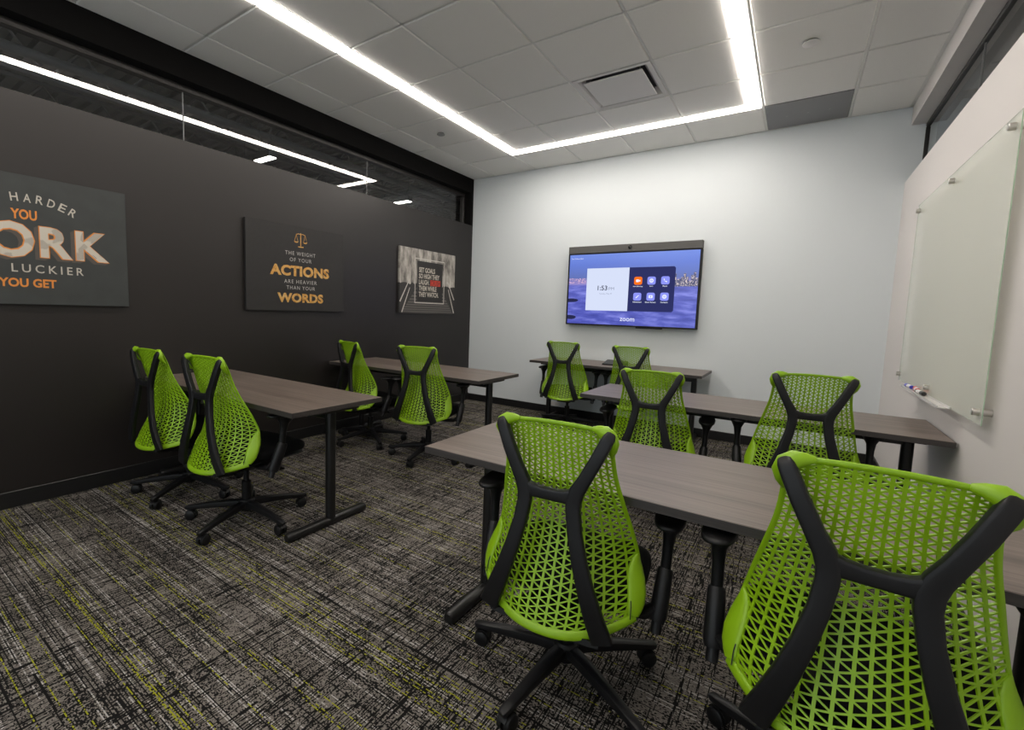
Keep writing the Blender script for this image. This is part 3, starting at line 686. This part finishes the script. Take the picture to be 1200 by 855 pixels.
# touch controller on the table under the display
tc = thing('touch_controller', (2.20, -0.36, TH), 'black tabletop touch controller on the table under the display', 'controller')
def wedge(x0, x1, y0, y1, z0, z1, z2): return B().add([(x0,y0,z0),(x1,y0,z0),(x1,y1,z0),(x0,y1,z0),(x0,y0,z1),(x1,y0,z1),(x1,y1,z2),(x0,y1,z2)], [(0,3,2,1),(4,5,6,7),(0,1,5,4),(1,2,6,5),(2,3,7,6),(3,0,4,7)])
obj('controller_body', wedge(2.075, 2.305, -0.45, -0.27, TH, TH+0.012, TH+0.045), 'plastic_black', tc)
obj('controller_glass', B().quad([(2.082, -0.444, TH+0.0140), (2.298, -0.444, TH+0.0140), (2.298, -0.276, TH+0.0448), (2.082, -0.276, TH+0.0448)]), 'lens_black', tc)
# low wall outlet
ot = thing('wall_outlet', (1.345, 0, 0.125), 'small white outlet low on the back wall behind the chairs', 'outlet')
obj('outlet_plate', B().box((1.275, -0.006, 0.100), (1.415, 0.0, 0.150), 0.002), 'trim_white', ot)
for k in (-0.03, 0.03): obj('outlet_face', B().box((1.345+k-0.02, -0.008, 0.110), (1.345+k+0.02, -0.005, 0.140), 0.001), 'diffuser_white', ot)

# ------------------------------------------------------------------ chairs (local frame: sitter faces +y, floor at z = 0)
LV = [ # t, edge x, y, z, centre y, z
 (0.00, 0.240, -0.150, 0.398, -0.285, 0.352),
 (0.11, 0.251, -0.116, 0.453, -0.262, 0.412),
 (0.26, 0.230, -0.077, 0.540, -0.215, 0.510),
 (0.41, 0.210, -0.096, 0.625, -0.178, 0.613),
 (0.56, 0.188, -0.136, 0.715, -0.173, 0.715),
 (0.71, 0.168, -0.172, 0.805, -0.190, 0.806),
 (0.85, 0.160, -0.197, 0.885, -0.212, 0.884),
 (1.00, 0.160, -0.222, 0.943, -0.228, 0.953)]
TSV = np.array([q[0] for q in LV]); COL = [np.array([q[k] for q in LV]) for k in range(1, 6)]
def S(uu, t):
    ex, ey, ez, cy_, cz_ = [catmull(TSV, c, t) for c in COL]
    a = abs(uu); w = a**2.3
    return Vector((ex*uu, cy_+(ey-cy_)*w, cz_+(ez-cz_)*w))
def SN(uu, t):
    h = 1e-3; uu = max(-1+h, min(1-h, uu)); t = max(h, min(1-h, t))
    return (S(uu+h, t)-S(uu-h, t)).cross(S(uu, t+h)-S(uu, t-h)).normalized()
NC, NR = 17, 29
def webbing():
    b = B(); dt = 1.0/NR
    def rib(pts, w):
        P = [S(*q) for q in pts]; N = [SN(*q) for q in pts]
        b.tube(P, [(0.0026, w)]*len(P), 4, False, N)
    s2 = math.sqrt(2)
    for i in range(1, NC):
        rib([(-1+2*i/NC, j*dt) for j in range(NR+1)], 0.0034*s2)
    for sg in (1, -1):
        for k in range(-NC//2-1, NR+NC//2+2):
            pts = []
            for i in range(NC*2+1):
                t = (k+sg*(i/2)*0.5+(0 if sg > 0 else 0))*dt
                pts.append((-1+i/NC, t))
            run = [q for q in pts if -1e-9 <= q[1] <= 1+1e-9]
            if len(run) >= 2: rib([(q[0], min(1, max(0, q[1]))) for q in run][::1], 0.0020*s2)
    return b
def chair_meshes():
    D = {}
    D['webbing'] = webbing().mesh('back_webbing', 'plastic_green', False)
    b = B(); n = 24
    for s in (-1, 1):
        ts = [0.05+0.95*i/n for i in range(n+1)]
        b.tube([S(s, t) for t in ts], [(0.0040, 0.0065)]*(n+1), 8, True, [SN(s, t) for t in ts])
    us = [-1+2*i/n for i in range(n+1)]
    b.tube([S(q, 1.0) for q in us], [(0.0050, 0.0070)]*(n+1), 8, True, [SN(q, 1.0) for q in us])
    b.tube([S(q, 0.006)+Vector((0, -0.001, 0)) for q in us], [(0.0048, 0.0130)]*(n+1), 10, True, [SN(q, 0.0) for q in us])
    D['rim'] = b.mesh('back_rim', 'plastic_green', 50)
    for s, nm in ((-1, 'capL'), (1, 'capR')):
        b = B()
        pts = [(0.110, -0.228, 0.951), (0.126, -0.230, 0.950), (0.144, -0.233, 0.947), (0.159, -0.236, 0.936), (0.166, -0.234, 0.917), (0.165, -0.222, 0.897), (0.159, -0.202, 0.874)]
        rd = [(0.006, 0.007), (0.011, 0.013), (0.013, 0.019), (0.014, 0.021), (0.013, 0.019), (0.010, 0.013), (0.004, 0.006)]
        b.tube([(s*p[0], p[1], p[2]) for p in pts], rd, 14, True, (0, -1, 0.15))
        D[nm] = b.mesh('corner_cap', 'plastic_green', 60)
        b = B()
        ts = [0.29, 0.27, 0.235, 0.19, 0.14, 0.09, 0.05, 0.02]
        hw_ = [0.003, 0.014, 0.023, 0.029, 0.031, 0.029, 0.025, 0.018]
        ce = []; nn = []
        for t, w in zip(ts, hw_):
            e = S(s, t); i_ = S(s*0.80, t); side = (i_-e).normalized(); nr = SN(s, t)
            ce.append(e+side*(w*0.62)); nn.append(nr)
        b.tube(ce, [(0.0065+0.12*w, w) for w in hw_], 14, True, nn, 0.85)
        D['wing'+nm[3]] = b.mesh('back_wing', 'plastic_green', 60)
        b = B(); q_ = [(s*0.885, 0.115), (s*0.895, 0.085), (s*0.91, 0.05), (s*0.93, 0.018)]
        b.tube([S(*q)+SN(*q)*0.0085 for q in q_], [(0.0012, 0.0016)]*4, 6, True, [SN(*q) for q in q_]); D['slot'+nm[3]] = b.mesh('wing_slot', 'rubber_black', 60)
    # black Y-shaped back support: two fork arms, cross bar, two legs
    b = B(); back = (0, -1, 0)
    for s in (-1, 1):
        P_ = [(0.1655, -0.236, 0.95), (0.163, -0.239, 0.945), (0.159, -0.242, 0.936), (0.153, -0.245, 0.923), (0.129, -0.249, 0.868), (0.101, -0.25, 0.81), (0.082, -0.25, 0.774), (0.073, -0.25, 0.746), (0.073, -0.251, 0.716), (0.082, -0.256, 0.655), (0.102, -0.264, 0.575), (0.127, -0.268, 0.495), (0.152, -0.266, 0.425), (0.175, -0.258, 0.362)]
        R_ = [(0.004, 0.007), (0.0085, 0.013), (0.0115, 0.0165), (0.0125, 0.0175), (0.013, 0.0185), (0.013, 0.019), (0.013, 0.0215), (0.013, 0.0225), (0.013, 0.021), (0.013, 0.0205), (0.013, 0.022), (0.013, 0.0245), (0.013, 0.0275), (0.01, 0.03)]
        b.tube([(s*p[0], p[1], p[2]) for p in P_], R_, 16, True, back, 0.38)
    bar = [(-0.078, -0.2500, 0.753), (-0.066, -0.2495, 0.754), (-0.048, -0.2490, 0.750), (-0.02, -0.2485, 0.748), (0.02, -0.2485, 0.748), (0.048, -0.2490, 0.750), (0.066, -0.2495, 0.754), (0.078, -0.2500, 0.753)]
    b.tube(bar, [(0.0128, q) for q in (0.021, 0.022, 0.0190, 0.0170, 0.0170, 0.0190, 0.022, 0.021)], 16, True, back, 0.38)
    D['tower'] = b.mesh('back_support', 'plastic_satin', 35)
    # seat cushion
    b = B()
    def seat(iu, iv):
        th = 2*PI*iu; ph = -PI/2+PI*iv
        c, s = math.cos(th), math.sin(th); pw = lambda q, e: math.copysign(abs(q)**e, q)
        rr_ = pw(math.cos(ph), 0.35)
        y = 0.062+0.235*pw(s, 0.62)*rr_; z = 0.408+0.036*pw(math.sin(ph), 0.6)
        z -= 0.030*max(0, (y-0.18)/0.14)**2; z += 0.010*(abs(c)*rr_)**3
        return (0.245*pw(c, 0.62)*rr_, y, z)
    b.grid(seat, 36, 14); D['seat'] = b.mesh('seat_cushion', 'fabric_black', 60)
    b = B(); b.box((-0.19, -0.10, 0.352), (0.19, 0.26, 0.380), 0.02); b.box((-0.085, -0.16, 0.300), (0.085, 0.14, 0.356), 0.02)
    b.tube([(0, -0.10, 0.33), (0, -0.21, 0.340), (0, -0.265, 0.352)], [(0.02, 0.10), (0.015, 0.15), (0.010, 0.17)], 12, True, (0, 0, 1), 0.6)
    D['mech'] = b.mesh('seat_mechanism', 'plastic_black', 40)
    b = B(); b.tube([(0.08, 0.03, 0.335), (0.23, 0.03, 0.335)], 0.006, 8); b.tube([(0.215, 0.03, 0.335), (0.275, 0.03, 0.330)], [(0.007, 0.018), (0.006, 0.02)], 10); D['lever'] = b.mesh('tilt_lever', 'plastic_black', 40)
    b = B(); b.cyl((0, 0), 0.0145, 0.20, 0.31, 18); b.cyl((0, 0), 0.026, 0.055, 0.235, 20); D['column'] = b.mesh('gas_column', 'plastic_black', 40)
    for s, nm in ((-1, 'L'), (1, 'R')):
        b = B(); b.tube([(s*0.10, -0.03, 0.350), (s*0.20, -0.035, 0.345), (s*0.252, -0.036, 0.352), (s*0.283, -0.032, 0.379)], [(0.013, 0.03), (0.013, 0.028), (0.014, 0.026), (0.016, 0.024)], 12, True, (0, 0, 1), 0.7)
        b.tube([(s*0.289, -0.040, 0.342), (s*0.290, -0.034, 0.357), (s*0.298, 0.014, 0.478), (s*0.299, 0.017, 0.486)], [(0.022, 0.026), (0.026, 0.030), (0.023, 0.027), (0.020, 0.024)], 16, True, (1, 0, 0), 0.85)
        b.tube([(s*0.288, -0.052, 0.309), (s*0.289, -0.038, 0.347)], 0.016, 14)
        D['sleeve'+nm] = b.mesh('armrest', 'plastic_satin', 40)
        b = B(); b.tube([(s*0.298, 0.012, 0.476), (s*0.300, 0.020, 0.560), (s*0.302, 0.026, 0.595), (s*0.302, 0.030, 0.624), (s*0.302, 0.032, 0.638)], [(0.0155, 0.018), (0.016, 0.020), (0.020, 0.028), (0.034, 0.052), (0.042, 0.085)], 18, True, (1, 0, 0))
        D['stem'+nm] = b.mesh('arm_stem', 'plastic_satin', 40)
        b = B()
        def pad(iu, iv, s=s):
            th = 2*PI*iu; ph = -PI/2+PI*iv; c, d = math.cos(th), math.sin(th); pw = lambda q, e: math.copysign(abs(q)**e, q)
            rr_ = pw(math.cos(ph), 0.4); return (s*0.302+0.046*pw(c, 0.7)*rr_, 0.050+0.125*pw(d, 0.75)*rr_, 0.646+0.013*pw(math.sin(ph), 0.7))
        b.grid(pad, 28, 10); D['pad'+nm] = b.mesh('arm_pad', 'plastic_black', 60)
    b = B(); b.tube([(0, 0, 0.060), (0, 0, 0.068), (0, 0, 0.118), (0, 0, 0.128)], [0.034, 0.042, 0.044, 0.036], 20, True, (1, 0, 0)); D['hub'] = b.mesh('base_hub', 'plastic_black', 40)
    b = B(); b.tube([(0.02, 0, 0.100), (0.10, 0, 0.098), (0.22, 0, 0.085), (0.300, 0, 0.074), (0.338, 0, 0.070), (0.345, 0, 0.068)], [(0.021, 0.024), (0.021, 0.023), (0.017, 0.019), (0.013, 0.0165), (0.012, 0.015), (0.008, 0.010)], 10, True, (0, 0, 1), 0.6); D['bleg'] = b.mesh('base_leg', 'plastic_satin', 35)
    b = B(); cx_, cy2 = 0.313, 0.012
    b.tube([(0.322, 0, 0.072), (0.322, 0, 0.040)], 0.007, 10)
    for q in (-1, 1): b.tube([(cx_, q*0.005, 0.0275), (cx_, q*0.021, 0.0275), (cx_, q*0.0245, 0.0275)], [0.0275, 0.0275, 0.022], 20, True, (0, 0, 1))
    for q in range(8):
        pass
    hood = [(cx_+0.030*math.cos(a_), 0, 0.0275+0.030*math.sin(a_)) for a_ in [0.15*PI+0.85*PI*k_/7 for k_ in range(8)]]
    b.tube(hood, [(0.003, 0.013)]*8, 8, True, [Vector((p[0]-cx_, 0, p[2]-0.0275)) for p in hood], 0.6)
    D['caster'] = b.mesh('caster', 'plastic_black', 40)
    return D
CM = chair_meshes()
def chair(x, y, yaw, dz, base, label, group):
    t = thing('task_chair', (x, y, 0), label, 'chair', group, None, yaw)
    def P(name, key, par=t, z=dz):
        o = put(name, CM[key], par)
        if par is t: o.location = (0, 0, z)
        return o
    w = P('back_webbing', 'webbing'); P('back_rim', 'rim', w)
    for q in ('L', 'R'): P('corner_cap', 'cap'+q, w); P('back_wing', 'wing'+q, w); P('wing_slot', 'slot'+q, w)
    P('back_support', 'tower'); P('seat_cushion', 'seat'); m = P('seat_mechanism', 'mech'); P('tilt_lever', 'lever', m)
    P('gas_column', 'column', t, 0.0)
    for q in ('L', 'R'):
        a = P('armrest', 'sleeve'+q); P('arm_stem', 'stem'+q, a); P('arm_pad', 'pad'+q, a)
    h = P('base_hub', 'hub', t, 0.0); h.rotation_euler = (0, 0, base-yaw)
    for k in range(5):
        for nm, ky in (('base_leg', 'bleg'), ('caster', 'caster')):
            o = P(nm, ky, h); o.rotation_euler = (0, 0, k*2*PI/5)
    return t
GL, GR = 'lime mesh chairs at the dark wall tables', 'lime mesh chairs at the display side tables'
chair(0.505, -3.912, 0.06, 0.003, 0.2295, 'lime mesh chair closest to the dark wall at nearest left table', GL)
chair(1.208, -3.915, 0.09, 0.016, 0.0406, 'lime mesh chair on the aisle side of nearest left table', GL)
chair(0.533, -2.335, -0.2105, -0.013, 0.7715, 'lime mesh chair turned sideways below the scales picture', GL)
chair(1.257, -2.345, 0.22, 0, -0.0866, 'lime mesh chair below the pier picture at far left table', GL)
chair(1.742, -0.55, 0.085, -0.002, 0.4, 'lime mesh chair at the left end of the display table', GR)
chair(2.452, -0.535, 0.029, -0.004, 0.75, 'lime mesh chair half hidden in front of the display controller', GR)
chair(3.051, -2.245, 0.0914, -0.028, 0.3, 'lime mesh chair at the middle table nearest the display', GR)
chair(3.822, -2.25, 0.0956, 0.03, 0.6, 'lime mesh chair at the middle table beside the glass board', GR)
chair(3.1806, -3.8763, 0.0953, -0.0154, 0.787, 'large foreground lime mesh chair shown whole near the centre', GR)
chair(3.922, -3.9254, -0.0348, 0.015, 0.126, 'largest lime mesh chair cut off at the lower right', GR)
